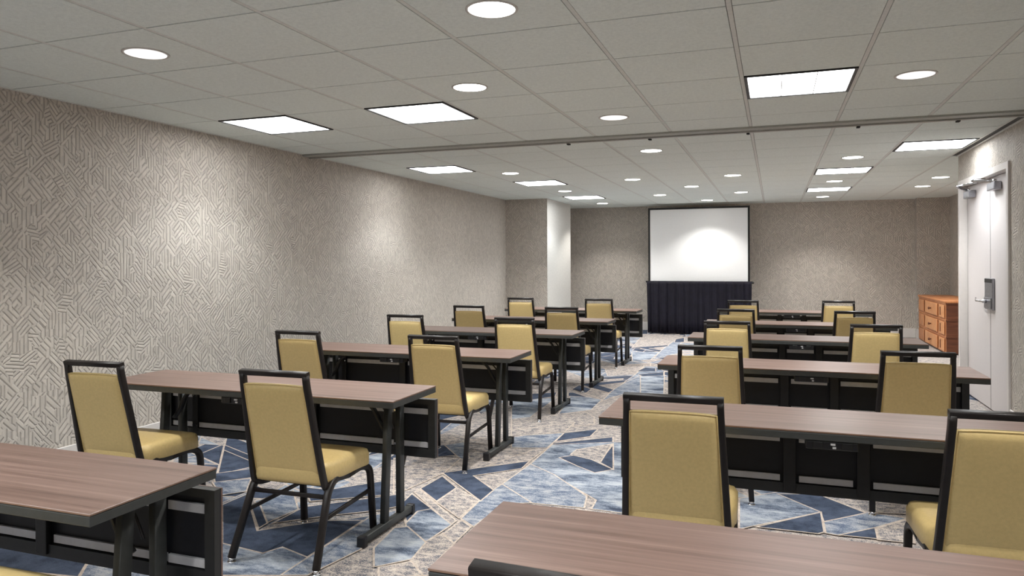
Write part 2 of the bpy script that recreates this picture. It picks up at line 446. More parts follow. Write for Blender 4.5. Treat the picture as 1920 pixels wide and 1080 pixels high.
def inset(p, d):
    n = len(p); cx = sum(q[0] for q in p)/n; cy = sum(q[1] for q in p)/n; out = []
    sgn = 1 if sum(p[i][0]*p[(i+1) % n][1] - p[(i+1) % n][0]*p[i][1] for i in range(n)) > 0 else -1
    L = []
    for i in range(n):
        a, b = p[i], p[(i+1) % n]; dx, dy = b[0]-a[0], b[1]-a[1]; l = math.hypot(dx, dy)
        if l < 1e-6: return None
        L.append((a[0]-dy/l*d*sgn, a[1]+dx/l*d*sgn, dx, dy))
    for i in range(n):
        x1, y1, dx1, dy1 = L[i-1]; x2, y2, dx2, dy2 = L[i]; den = dx1*dy2 - dy1*dx2
        if abs(den) < 1e-7: out.append((x2, y2)); continue
        t = ((x2-x1)*dy2 - (y2-y1)*dx2)/den; out.append((x1+dx1*t, y1+dy1*t))
    if any(math.hypot(q[0]-cx, q[1]-cy) > 1.5*max(math.hypot(r[0]-cx, r[1]-cy) for r in p) for q in out): return None
    return out
for p in cells:
    # merge near-duplicate corners
    q = [p[0]]
    for s in p[1:]:
        if math.hypot(s[0]-q[-1][0], s[1]-q[-1][1]) > 0.01: q.append(s)
    if len(q) < 3: continue
    ip = inset(q, random.choice([0.004, 0.006, 0.009]))
    if ip is None or polyarea(ip) > polyarea(q): continue
    quad(fb, [(a, b, 0.0006) for a, b in ip], random.choices([1, 2, 3, 4], [26, 26, 34, 14])[0])
# shards of the aisle pattern, laid into the carpet in metres
TRACED = [(3,[(-2.117,11.485),(-2.305,13.737),(-1.568,13.714),(-1.621,12.979),(-1.63,12.024),(-2.063,11.596)]),(2,[(-2.024,10.984),(-1.635,11.111),(-1.629,10.251),(-1.829,9.971)]),(4,[(-1.63,11.284),(-1.615,12.924),(-1.502,13.132),(-1.467,12.077),(-1.341,11.04),(-1.597,10.408)]),(1,[(-2.063,11.596),(-1.63,12.024),(-1.621,11.881),(-1.871,11.519),(-1.636,11.326),(-1.639,11.135)]),(1,[(-2.052,11.191),(-2.056,11.441),(-1.875,11.292),(-1.872,11.034)]),(1,[(-1.621,12.979),(-1.515,13.244),(-1.441,12.597),(-1.583,12.498)]),(3,[(-2.048,9.244),(-1.884,9.55),(-1.619,9.638),(-1.594,8.816),(-1.876,8.614)]),(2,[(-1.584,8.765),(-1.59,9.52),(-1.46,9.563),(-1.297,9.195),(-1.084,7.634),(-1.456,7.59),(-1.602,7.75),(-1.601,8.347)]),(1,[(-1.61,9.091),(-1.567,9.434),(-1.433,9.386),(-1.398,9.161)]),(1,[(-1.548,8.831),(-1.293,9.11),(-1.256,8.847),(-1.481,8.719)]),(4,[(-1.621,7.705),(-1.585,8.232),(-1.514,8.727),(-1.325,7.632),(-1.447,7.549),(-1.555,7.27),(-1.594,7.065)]),(2,[(-1.973,7.331),(-1.618,7.113),(-1.601,6.605),(-1.828,6.335)]),(3,[(-1.848,7.415),(-1.853,7.65),(-1.624,7.49),(-1.606,7.118)]),(1,[(-2.047,7.931),(-1.613,8.374),(-1.608,8.224),(-1.835,7.93),(-1.621,7.705),(-1.632,7.529)]),(1,[(-2.042,7.586),(-2.037,7.863),(-1.858,7.67),(-1.853,7.434)]),(1,[(-2.023,7.377),(-1.987,7.41),(-1.79,7.21),(-1.977,7.207)]),(2,[(-2.437,6.781),(-2.07,7.077),(-2.035,6.112),(-2.156,5.997)]),(1,[(-2.366,7.199),(-2.151,7.355),(-2.105,7.144),(-2.267,6.895)]),(3,[(-2.151,5.984),(-2.03,6.114),(-1.915,6.093),(-1.855,6.295),(-1.633,6.497),(-1.501,6.293),(-1.437,6.028),(-1.577,5.899),(-1.608,6.039),(-2.02,5.617)]),(3,[(-2.011,5.594),(-1.608,6.039),(-1.6,5.684),(-1.852,5.474),(-1.948,5.418)]),(4,[(-1.849,5.463),(-1.593,5.636),(-1.585,5.16),(-1.826,5.077),(-1.933,5.375)]),(1,[(-1.582,5.64),(-1.367,5.852),(-1.367,5.604),(-1.573,5.371)]),(1,[(-1.572,5.294),(-1.194,5.628),(-1.158,5.457),(-1.258,5.272),(-1.571,5.165)]),(2,[(-1.557,4.698),(-1.566,5.255),(-1.155,5.475),(-1.066,5.505),(-0.769,3.961),(-0.956,3.97),(-0.964,4.122),(-1.339,4.517)]),(1,[(-1.415,4.927),(-1.305,5.051),(-1.013,4.762),(-1.104,4.656),(-1.25,4.772)]),(1,[(-1.126,4.91),(-1.136,5.364),(-1.012,4.777)]),(3,[(-1.363,5.031),(-1.356,5.176),(-1.156,5.415),(-1.129,4.925)]),(4,[(-1.582,4.215),(-1.557,4.698),(-1.339,4.517),(-1.04,4.165),(-1.007,3.974),(-1.312,3.956)]),(3,[(-1.819,4.577),(-1.653,5.074),(-1.585,5.098),(-1.594,4.782)]),(3,[(-2.43,4.562),(-2.07,4.685),(-2.031,4.337),(-2.095,3.948),(-2.12,3.84),(-2.503,4.537)]),(4,[(-2.329,4.975),(-2.226,5.108),(-2.013,4.705),(-2.056,4.673)]),(1,[(-2.382,4.938),(-2.329,4.975),(-2.136,4.748),(-2.248,4.658)]),(4,[(-1.577,3.59),(-1.593,3.882),(-1.593,4.096),(-1.582,4.215),(-1.312,3.956),(-1.451,3.886),(-1.476,3.51)]),(1,[(-2.029,4.323),(-1.593,4.766),(-1.586,4.589),(-1.827,4.329),(-1.596,4.095),(-1.596,3.899)]),(1,[(-2.016,3.98),(-2.002,4.247),(-1.826,4.066),(-1.832,3.81)]),(3,[(-1.819,3.792),(-1.817,4.056),(-1.604,3.889),(-1.6,3.602)]),(3,[(-2.022,3.911),(-2.01,3.952),(-1.596,3.545),(-1.599,3.496)]),(2,[(-2.018,3.863),(-1.595,3.487),(-1.618,3.232),(-1.803,3.396),(-1.994,3.698)]),(1,[(-2.018,3.863),(-1.805,3.676),(-1.858,3.615),(-1.837,3.461),(-1.994,3.698)]),(3,[(-1.586,3.023),(-1.614,3.224),(-1.577,3.357),(-1.477,3.264),(-1.465,3.007),(-1.419,2.899),(-1.465,2.883)]),(3,[(-1.57,3.351),(-1.565,3.555),(-1.487,3.488),(-1.48,3.271)]),(2,[(-1.81,3.083),(-1.847,3.344),(-1.795,3.381),(-1.614,3.224),(-1.586,3.023),(-1.701,2.897)]),(3,[(-1.673,2.892),(-1.57,2.992),(-1.462,2.884),(-1.59,2.749)]),(2,[(-2.964,3.362),(-2.967,3.572),(-2.49,3.076),(-2.346,3.171),(-2.055,3.465),(-2.043,3.051),(-2.048,2.679),(-2.29,2.595)]),(1,[(-2.943,3.347),(-2.939,3.533),(-2.493,3.074),(-2.252,3.317),(-2.066,3.382),(-2.058,3.062),(-2.056,2.889),(-2.24,2.95),(-2.281,2.857),(-2.544,2.893)]),(4,[(-2.813,3.46),(-2.723,3.681),(-2.501,3.424),(-2.525,3.203)]),(1,[(-2.776,3.383),(-2.775,3.439),(-2.52,3.186),(-2.515,3.121)]),(1,[(-2.696,3.765),(-2.533,3.771),(-2.31,4.03),(-2.177,3.796),(-2.51,3.564)]),(1,[(-2.482,3.208),(-2.48,3.464),(-2.153,3.769),(-2.101,3.822),(-1.993,3.654),(-2.054,3.568),(-2.295,3.381)]),(4,[(-2.043,3.051),(-2.049,3.467),(-1.967,3.578),(-1.897,3.345),(-1.937,3.171),(-1.869,3.047),(-1.935,2.719),(-2.038,2.683)]),(4,[(-3.305,3.673),(-3.129,3.802),(-2.989,3.589),(-3.08,3.484)]),(1,[(-3.429,3.812),(-3.248,4.008),(-3.147,3.824),(-3.29,3.678)]),(2,[(-0.192,4.41),(0.045,4.631),(0.221,4.616),(0.229,4.32),(-0.097,3.995),(-0.171,3.919)]),(3,[(0.235,4.653),(0.686,4.714),(0.7,4.446),(0.462,4.401)]),(4,[(0.241,4.155),(0.461,4.391),(0.65,4.357),(0.478,4.161),(0.298,3.986),(0.242,3.998)]),(3,[(0.492,4.149),(0.644,4.32),(0.629,3.995),(0.477,3.987)]),(1,[(0.02,4.568),(0.234,4.631),(0.454,4.38),(0.242,4.172),(0.234,4.322)]),(1,[(-0.08,3.975),(0.228,4.301),(0.227,4.009),(0.2,3.976)]),(1,[(0.313,3.992),(0.476,4.144),(0.469,3.999)])]
AISLE = [((-2.5, 2.35), (-0.55, 2.35), (-0.55, 8.4), (-2.5, 8.4)), ((-0.6, 2.9), (1.3, 2.9), (1.3, 4.45), (-0.6, 4.45)), ((1.15, 4.9), (1.79, 4.9), (1.79, 8.7), (1.15, 8.7)), ((1.15, 8.71), (2.8, 8.71), (2.8, 14.3), (1.15, 14.3))]
for q in AISLE: quad(fb, [(a, b, 0.0009) for a, b in q], 3)
for i, (mi, p) in enumerate(TRACED):
    z = 0.0011 + i * 0.00010
    op = inset(p, -0.010)
    if op: quad(fb, [(a, b, z) for a, b in op], 0)
    quad(fb, [(a, b, z + 0.00005) for a, b in p], mi)
struct('floor', fb, MATS, 'carpeted floor patterned with navy, sky blue and cream shards', 'floor')

# ------------------------------------------------------------------ doors
LX = 1.853
bm = new_bm()
fw = 0.055
yy = ((DY0-fw, DY0), (DY1, DY1+fw))
for a, b in yy: box(bm, XR-0.016, XR-0.0005, a, b, 0, DZ+fw)
box(bm, XR-0.016, XR-0.0005, DY0, DY1, DZ, DZ+fw)
for a, b in ((DY0-0.029, DY0), (DY1, DY1+0.029)): box(bm, XR-0.0005, LX+0.06, a, b, 0, DZ+0.029)
box(bm, XR-0.0005, LX+0.06, DY0, DY1, DZ, DZ+0.029)
struct('trim_3', bm, M['white'], 'white painted frame around the double doors', 'door frame')
DM = 7.755
def closer(parent, y, s):
    bm = new_bm(); box(bm, LX-0.062, LX-0.001, y-0.12, y+0.12, 1.985, 2.055, bev=0.008)
    b = link('door_closer', bm, M['brushed'], parent); b['label'] = 'steel door closer box'
    bm = new_bm()
    sweep(bm, [(LX-0.035, y+0.03*s, 2.062), (LX-0.16, y-0.12*s, 2.085), (LX-0.17, y-0.14*s, 2.088)], 0.024, 0.008, (0, 0, 1))
    sweep(bm, [(LX-0.165, y-0.13*s, 2.094), (LX-0.03, y-0.30*s, 2.112)], 0.022, 0.008, (0, 0, 1))
    cyl(bm, (LX-0.035, y+0.03*s, 2.05), (0, 0, 1), 0.018, 0.03, 14); cyl(bm, (LX-0.165, y-0.13*s, 2.078), (0, 0, 1), 0.014, 0.026, 14)
    link('closer_arm', bm, M['chrome'], b)
for nm, y0, y1, lab in (('door_1', DM+0.006, DY1-0.008, 'far leaf of the white double doors'), ('door_2', DY0+0.008, DM-0.006, 'near leaf of the white double doors')):
    bm = new_bm(); box(bm, LX, LX+0.044, y0, y1, 0.012, DZ-0.004, bev=0.002, seg=1)
    d = struct(nm, bm, M['door'], lab, 'door')
    closer(d, y1-0.22 if nm == 'door_1' else DM-0.26, 1 if nm == 'door_1' else -1)
    if nm == 'door_1':
        bm = new_bm(); box(bm, LX-0.024, LX-0.0005, DM-0.15, DM+0.10, 0.92, 1.205, bev=0.006); box(bm, LX-0.034, LX-0.0245, DM-0.135, DM+0.085, 0.93, 1.03, bev=0.004)
        pl = link('lock_plate', bm, M['brushed'], d)
        bm2 = new_bm(); box(bm2, LX+0.001, LX+0.03, DM-0.007, DM+0.007, 0.01, DZ-0.002); link('gap_shade_strip', bm2, M['hole'], d)  # dark strip standing in for the shade between the leaves
        bm2 = new_bm(); box(bm2, LX+0.001, LX+0.03, DY1-0.009, DY1-0.0005, 0.01, DZ-0.002); link('gap_shade_strip', bm2, M['hole'], d)  # same dark stand-in for shade in the gap at the far jamb
        bm = new_bm(); cyl(bm, (LX-0.034, DM+0.0, 0.995), (-1, 0, 0), 0.017, 0.032, 16)
        sweep(bm, round_path([(LX-0.066, DM-0.03, 0.995), (LX-0.07, DM+0.22, 0.99), (LX-0.052, DM+0.29, 1.01)], 0.02), 0.012, 0.018, (1, 0, 0), 0.8)
        link('lever_handle', bm, M['chrome'], d)
        bm = new_bm(); box(bm, LX-0.027, LX-0.0245, DM-0.14, DM+0.09, 1.165, 1.2); link('plate_cap', bm, M['black'], pl)

# ------------------------------------------------------------------ ceiling lights
def troffer(loc, label, sx, sy):
    t = thing('troffer_light', label, 'ceiling light', loc, 0, 'square recessed troffer lights in the ceiling')
    hx, hy = sx/2 - 0.012, sy/2 - 0.005
    bm = new_bm()
    b = 0.018
    box(bm, -hx, hx, -hy, -hy+b, -0.006, 0.006, mi=0); box(bm, -hx, hx, hy-b, hy, -0.006, 0.006, mi=0)
    box(bm, -hx, -hx+b, -hy+b, hy-b, -0.006, 0.006, mi=0); box(bm, hx-b, hx, -hy+b, hy-b, -0.006, 0.006, mi=0)
    link('frame', bm, M['black'], t)
    bm = new_bm()
    n = 3; wl = (2*(hx-b)) / n
    for i in range(n):
        x0 = -hx+b+wl*i
        box(bm, x0+0.003, x0+wl-0.003, -hy+b+0.002, hy-b-0.002, -0.002, 0.004, bev=0.0, mi=0)
    l = link('lens', bm, M['lens'], t)
    bm = new_bm()
    for i in range(1, n): box(bm, -hx+b+wl*i-0.003, -hx+b+wl*i+0.003, -hy+b, hy-b, -0.003, 0.004)
    link('divider', bm, M['rim'], t)
    ld = bpy.data.lights.new('troffer_beam', 'SPOT'); ld.energy = TROFFER_W; ld.spot_size = math.radians(130); ld.spot_blend = 0.5
    ld.shadow_soft_size = 0.26; ld.color = (0.93, 0.98, 1.0)
    lo = bpy.data.objects.new('troffer_beam', ld); COL.objects.link(lo); lo.parent = t; lo.location = (0, 0, -0.02)
    return t
def downlight(loc, label, dim=False):
    t = thing('recessed_downlight', label, 'ceiling light', loc, 0, 'round recessed downlights in the ceiling')
    bm = new_bm(); n = 28
    def ring(r, z): return [bm.verts.new((r*math.cos(2*math.pi*i/n), r*math.sin(2*math.pi*i/n), z)) for i in range(n)]
    rs = [ring(0.113, 0.0005), ring(0.112, -0.004), ring(0.101, -0.005), ring(0.099, 0.002)]
    for a, b in zip(rs, rs[1:]):
        for i in range(n): bm.faces.new((a[i], a[(i+1) % n], b[(i+1) % n], b[i])).smooth = True
    link('trim_ring', bm, M['rim'], t)
    bm = new_bm(); cyl(bm, (0, 0, -0.0035), (0, 0, 1), 0.099, 0.006, 28)
    link('lamp_lens', bm, M['lamp_dim' if dim else 'lamp'], t)
    ld = bpy.data.lights.new('downlight_beam', 'SPOT'); ld.energy = SPOT_W; ld.spot_size = math.radians(114); ld.spot_blend = 0.6
    ld.shadow_soft_size = 0.05; ld.color = (1.0, 0.975, 0.93)
    lo = bpy.data.objects.new('downlight_beam', ld); COL.objects.link(lo); lo.parent = t; lo.location = (0, 0, -0.02)
    return t
def cellname(x, y):
    side = 'left' if x < -2.4 else ('middle' if x < 0.0 else 'right')
    return side
TL = {(0, 3): 'bright square light nearest the left wall, before the ceiling track', (2, 3): 'bright square light right beside the leftmost one, before the ceiling track',
      (6, 3): 'bright square light at the upper right of the photo, before the ceiling track'}
for i, j in TRO1:
    lab = TL.get((i, j), 'square ceiling light behind the camera')
    troffer((GX+SX*(i+0.5), GY+SY*(j+0.5), H-0.0005), lab, SX, SY)
TL2 = {(0, 0): 'square light just past the ceiling track near the left wall', (8, 0): 'square light just past the ceiling track above the double doors',
       (1, 3): 'second square light past the ceiling track on the left side', (7, 3): 'second square light past the ceiling track on the right side',
       (1, 7): 'farthest square light on the left, in front of the column', (7, 7): 'farthest square light on the right side of the ceiling'}
for i, j in TRO2: troffer((GX+SX*(i+0.5), GY2+SY2*(j+0.5), H-0.0005), TL2[i, j], SX, SY2)
D1 = [(1.5, 0.5, 'round downlight at the upper left over the nearest left tables'), (4.5, 0.5, 'large bright round downlight cut by the top edge of the photo'),
      (3.5, 2.5, 'bright round downlight just right of two square lights'), (4.5, 4.5, 'round downlight just before the ceiling track in the middle'),
      (7.5, 3.5, 'round downlight right of the upper right square light')]
for i, j, lab in D1: downlight((GX+SX*i, GY+SY*j, H), lab, dim=(i, j) in ((1.5, 0.5), (4.5, 4.5), (7.5, 3.5)))
for i, j in ((1.5, -3.5), (4.5, -3.5), (7.5, -3.5), (3.5, -7.5), (7.5, -7.5), (7.5, -0.5)): downlight((GX+SX*i, GY+SY*j, H), 'round downlight behind the camera')  # out-of-frame downlights, added for extra room light
D2 = [(4.5, -1, 'first round downlight past the ceiling track, mid ceiling'), (7.5, 1, 'round downlight between the track and the second right square light'),
      (1.5, 1, 'round downlight between the first two square lights past the track on the left'), (3.5, 3, 'round downlight right of the second left square light past the track'),
      (5.5, 3, 'round downlight above the screen, nearest of those right of the aisle'), (4.5, 5, 'round downlight over the left part of the screen, second row from it'),
      (1.5, 5, 'small round downlight between the two farthest left square lights'), (7.5, 5, 'round downlight between the two farthest right square lights'),
      (9.5, 5, 'nearer of the two downlights in the recess by the chest'), (5.5, 7, 'small round downlight over the right part of the screen'),
      (3.5, 7, 'small round downlight left of the screen top'), (9.5, 7, 'farther of the two downlights in the recess by the chest'),
      (4.5, 9, 'round downlight closest to the top of the screen'), (1.5, 9, 'farthest left downlight beside the column'),
      (7.5, 9, 'farthest downlight on the right by the far wall')]
for i, j, lab in D2: downlight((GX+SX*i, GY2+SY2*(j+(0.72 if j == 9 else 0.5)), H), lab)

# ------------------------------------------------------------------ training table
def make_table(label, loc, group):
    t = thing('training_table', label, 'table', loc, 0, group)
    L, D, Z = 0.915, 0.2325, 0.72
    bm = new_bm(); box(bm, -L, L, -D, D, Z-0.007, Z, bev=0.0015, seg=1)
    bm.faces.ensure_lookup_table()
    for f in bm.faces:
        f.normal_update()
        if abs(f.normal.z) < 0.5: f.material_index = 1
    link('tabletop', bm, [M['top'], M['top_edge']], t)
    bm = new_bm(); box(bm, -L+0.001, L-0.001, -D+0.001, D-0.001, Z-0.036, Z-0.0075, bev=0.003, seg=2)
    link('edge_frame', bm, M['table_metal'], t)
    for s in (-1, 1):
        X = s * 0.73
        bm = new_bm()
        sweep(bm, [(X, 0.005, 0.045), (X, 0.055, Z-0.035)], 0.028, 0.048, (1, 0, 0), 0.25)
        sweep(bm, [(X, 0.175, 0.045), (X, 0.172, Z-0.035)], 0.028, 0.048, (1, 0, 0), 0.25)
        sweep(bm, [(X, -0.205, 0.034), (X, 0.285, 0.034)], 0.036, 0.036, (1, 0, 0), 0.25)
        box(bm, X-0.03, X+0.03, 0.02, 0.21, Z-0.046, Z-0.036)
        lg = link('leg', bm, M['table_metal'], t)
        bm = new_bm()
        box(bm, X-0.022, X+0.022, -0.225, -0.19, 0.001, 0.056, bev=0.006)
        link('foot_cap', bm, M['plastic'], lg)
        bm = new_bm(); box(bm, X-0.022, X+0.022, 0.272, 0.305, 0.001, 0.056, bev=0.006)
        link('foot_cap', bm, M['plastic'], lg)
        bm = new_bm()
        sweep(bm, round_path([(X-s*0.02, 0.09, 0.47), (X-s*0.07, 0.09, 0.53), (X-s*0.10, 0.09, 0.60), (X-s*0.20, 0.09, Z-0.04)], 0.04), 0.03, 0.014, (0, 1, 0), 0.4)
        link('folding_brace', bm, M['table_dark'], t)
        bm = new_bm()
        sweep(bm, round_path([(X-s*0.015, 0.13, 0.50), (X-s*0.055, 0.13, 0.59), (X-s*0.13, 0.13, 0.65), (X-s*0.24, 0.13, Z-0.045)], 0.05), 0.01, 0.01, (0, 1, 0), 0.9)
        link('gas_strut', bm, M['chair_metal'], t)
    # hanging modesty panel on the far edge
    y0 = 0.232; bm = new_bm(); zb, zt = 0.335, 0.645
    box(bm, -L+0.005, L-0.005, y0+0.018, y0+0.024, zb, zt, mi=1)                 # dark back
    box(bm, -L+0.005, L-0.005, y0+0.0245, y0+0.031, zb, zt, mi=2)                # laminate face
    for x0, x1, z0, z1 in ((-L+0.005, -L+0.045, zb, zt), (L-0.045, L-0.005, zb, zt), (-L+0.045, L-0.045, zb, zb+0.045), (-L+0.045, L-0.045, zt-0.028, zt)):
        box(bm, x0, x1, y0-0.006, y0+0.018, z0, z1, mi=0)
    p = link('modesty_panel', bm, [M['panel_frame'], M['navy_dark'], M['top']], t)
    bm = new_bm()
    for x0, x1 in ((-L+0.05, -0.71), (-0.70, -0.19), (-0.11, 0.11), (0.19, 0.70), (0.71, L-0.05)):
        box(bm, x0, x1, y0+0.004, y0+0.014, 0.385, 0.413)
    link('rail', bm, M['alu'], p)
    bm = new_bm()
    for x0, x1 in ((-L+0.05, -0.71), (-0.66, -0.19), (-0.11, 0.11), (0.19, 0.66), (0.71, L-0.05)):
        box(bm, x0, x1, y0+0.004, y0+0.014, 0.562, 0.592)
    link('rail', bm, M['alu'], p)
    for X in (-0.15, 0.15):
        bm = new_bm(); box(bm, X-0.026, X+0.026, y0-0.016, y0+0.004, 0.345, 0.68, bev=0.003)
        link('bracket', bm, M['table_dark'], p)
    for X in (-0.685, 0.685):
        bm = new_bm(); box(bm, X-0.02, X+0.02, y0-0.008, y0+0.004, 0.36, 0.62)
        h = link('hinge_plate', bm, M['table_dark'], p)
        bm = new_bm()
        for z in (0.398, 0.577):
            for dx in (-0.011, 0.011): cyl(bm, (X+dx, y0-0.008, z), (0, -1, 0), 0.006, 0.005, 12)
        link('bolt', bm, M['chrome'], h)
    bm = new_bm(); box(bm, -0.10, 0.09, -D+0.012, -D+0.085, 0.648, Z-0.0365, bev=0.006)
    pm = link('power_module', bm, M['plastic'], t)
    for X in (-0.055, 0.048):
        bm = new_bm(); box(bm, X-0.018, X+0.018, -D+0.006, -D+0.0115, 0.652, 0.680, bev=0.003)
        link('socket', bm, M['black'], pm)
    bm = new_bm(); box(bm, -0.010, 0.007, -D+0.005, -D+0.0115, 0.668, 0.675); box(bm, -0.003, 0.009, -D+0.005, -D+0.0115, 0.655, 0.662)
    link('charging_port', bm, M['alu'], pm)
    return t
ROWS = {'left': [1.43, 3.05, 4.67, 6.29, 7.74, 9.50], 'right': [1.42, 3.045, 4.70, 6.42, 7.94, 9.82]}
ORD = ['nearest the camera', 'second from the camera', 'third from the camera', 'fourth from the camera', 'fifth from the camera', 'farthest from the camera']
TX = {'left': -2.605, 'right': 0.21}
TG = 'long narrow training tables set in two blocks of rows'
t0 = None
for side in ('left', 'right'):
    for i, y in enumerate(ROWS[side]):
        lab = 'long brown-topped training table in the %s block, %s' % (side, ORD[i])
        loc = (TX[side], y + 0.2325, 0)
        if t0 is None: t0 = make_table(lab, loc, TG)
        else: dup(t0, loc, 0, lab, TG)

# ------------------------------------------------------------------ banquet chair (local: +y is forward, origin under the top rail)
def make_chair(label, loc, group):
    t = thing('banquet_chair', label, 'chair', loc, 0, group)
    zt = 0.877
    # back frame: inverted U of rectangular tube
    path = [(-0.150, 0.190, 0.335), (-0.196, 0.125, 0.350), (-0.192, 0.105, 0.42), (-0.168, 0.0, zt), (0.168, 0.0, zt), (0.192, 0.105, 0.42), (0.196, 0.125, 0.350), (0.150, 0.190, 0.335)]
    bm = new_bm()
    sweep(bm, round_path([(-0.176, 0.20, 0.332), (-0.193, 0.122, 0.335), (-0.188, 0.10, 0.42), (-0.168, 0.012, 0.83), (-0.167, 0.006, zt-0.004)], [0, 0.045, 0.03, 0.05, 0]), 0.024, 0.030, (1, 0, 0), 0.35)
    sweep(bm, round_path([(0.176, 0.20, 0.332), (0.193, 0.122, 0.335), (0.188, 0.10, 0.42), (0.168, 0.012, 0.83), (0.167, 0.006, zt-0.004)], [0, 0.045, 0.03, 0.05, 0]), 0.024, 0.030, (1, 0, 0), 0.35)
    sweep(bm, [(-0.179, 0.006, zt), (0.179, 0.006, zt)], 0.024, 0.030, (0, -0.2, 1), 0.35)
    link('back_frame', bm, M['chair_metal'], t)
    # upholstered back pad
    bm = new_bm()
    def fb_(u, v, w):
        z = 0.4 + (v + 1) / 2 * 0.43
        hw = 0.178 - (v + 1) / 2 * 0.021
        y = 0.125 - (z - 0.4) * 0.262
        return Vector((u * hw, y - 0.002 + w, z - abs(u)**3 * 0.004))
    cushion(bm, fb_, 14, 16, 0.042, 0.014, 0.006)
    b = link('backrest', bm, M['gold'], t)
    # welt round the rear edge of the pad
    bm = new_bm(); loop = []
    for a in range(48):
        s = a / 48 * 8 - 4
        if -4 <= s < -2: u, v = s + 3, -1
        elif s < 0: u, v = 1, s + 1
        elif s < 2: u, v = 1 - s, 1
        else: u, v = -1, 3 - s
        q = fb_(u * 0.985, v * 0.985, -0.013); loop.append(q)
    sweep(bm, loop, 0.006, 0.006, (0.3, 1, 0.2), 0.9, closed=True)
    link('piping', bm, M['gold'], b)
    # seat pad
    bm = new_bm()
    def fs_(u, v, w):
        y = 0.30 + v * 0.205
        hw = 0.219 if v > -0.2 else 0.219 - (-0.2 - v)**2 * 0.05
        cr_ = max(0, abs(u) - 0.8) / 0.2 * max(0, abs(v) - 0.8) / 0.2
        return Vector((u * hw * (1 - 0.06 * cr_), y - v * 0.012 * cr_, 0.401 + w + (0.008 if w > 0 else 0) * (1 - v * v) - 0.012 * max(0, v)**3))
    cushion(bm, fs_, 16, 16, 0.096, 0.022, 0.005)
    link('seat', bm, M['gold'], t)
    bm = new_bm(); box(bm, -0.185, 0.185, 0.14, 0.46, 0.342, 0.354)
    link('seat_pan', bm, M['black'], t)
    # side frames: leg - rail - leg in one bend each
    for s in (-1, 1):
        for part, pts in (('rear_leg', [(s*0.225, -0.005, 0.022), (s*0.203, 0.125, 0.330), (s*0.200, 0.18, 0.372), (s*0.198, 0.30, 0.358)]),
                          ('front_leg', [(s*0.205, 0.535, 0.022), (s*0.200, 0.510, 0.335), (s*0.198, 0.43, 0.366), (s*0.198, 0.30, 0.358)])):
            bm = new_bm(); sweep(bm, round_path(pts, [0, 0.06, 0.05, 0]), 0.030, 0.034, (1, 0, 0), 0.6)
            l = link(part, bm, M['chair_metal'], t)
            f = Vector(pts[0]); bm = new_bm(); cyl(bm, (f.x, f.y, 0.001), (0, 0, 1), 0.020, 0.008, 16, 0.019); cyl(bm, (f.x, f.y, 0.009), (0, 0, 1), 0.014, 0.016, 16)
            link('glide', bm, M['chrome'], l)
        bm = new_bm(); sweep(bm, [(s*0.212, 0.078, 0.215), (s*0.203, 0.520, 0.225)], 0.012, 0.020, (1, 0, 0), 0.5)
        link('side_stretcher', bm, M['chair_metal'], t)
    bm = new_bm(); sweep(bm, [(-0.203, 0.112, 0.305), (0.203, 0.112, 0.305)], 0.010, 0.020, (0, 1, 0), 0.5)
    link('rear_stretcher', bm, M['chair_metal'], t)
    return t
CG = 'gold banquet chairs behind the training tables'
# (block, seat, row of the table it stands at, x, y of top rail, yaw)
CH_ = [('left', 'wall end', 2, -3.18, 2.71, .03), ('left', 'aisle end', 2, -2.125, 2.735, .02), ('left', 'wall end', 3, -3.18, 4.36, .02), ('left', 'aisle end', 3, -2.12, 4.36, .02),
       ('left', 'wall end', 4, -3.19, 5.98, .03), ('left', 'aisle end', 4, -2.12, 5.96, .03), ('left', 'wall end', 5, -3.17, 7.42, .03), ('left', 'aisle end', 5, -2.115, 7.43, .035),
       ('left', 'wall end', 6, -3.18, 9.19, .02), ('left', 'aisle end', 6, -2.12, 9.19, .03),
       ('right', 'aisle end', 1, -0.288, 1.09, -.04),
       ('right', 'aisle end', 2, -0.35, 2.695, .03), ('right', 'door end', 2, 0.712, 2.73, .04), ('right', 'aisle end', 3, -0.35, 4.32, .04), ('right', 'door end', 3, 0.715, 4.38, .06),
       ('right', 'aisle end', 4, -0.36, 6.10, .025), ('right', 'door end', 4, 0.72, 6.11, .06), ('right', 'aisle end', 5, -0.365, 7.63, .02), ('right', 'door end', 5, 0.715, 7.63, .06),
       ('right', 'aisle end', 6, -0.36, 9.30, .02), ('right', 'door end', 6, 0.715, 9.50, .05),
       ('left', 'aisle end', 1, -2.125, 1.115, .02)]
c0 = None
for side, seat, r, x, y, rz in CH_:
    end = {'wall end': 'left wall end', 'aisle end': 'aisle end', 'door end': 'right-hand end'}[seat]
    lab = 'gold padded chair at the %s of the %s-block table %s' % (end, side, ORD[r-1])
    if side == 'left' and r == 1: lab = 'gold chair at the left-block table nearest the camera, only its seat in view'
    if c0 is None: c0 = make_chair(lab, (x, y, 0), CG); c0.rotation_euler.z = rz
    else: dup(c0, (x, y, 0), rz, lab, CG)

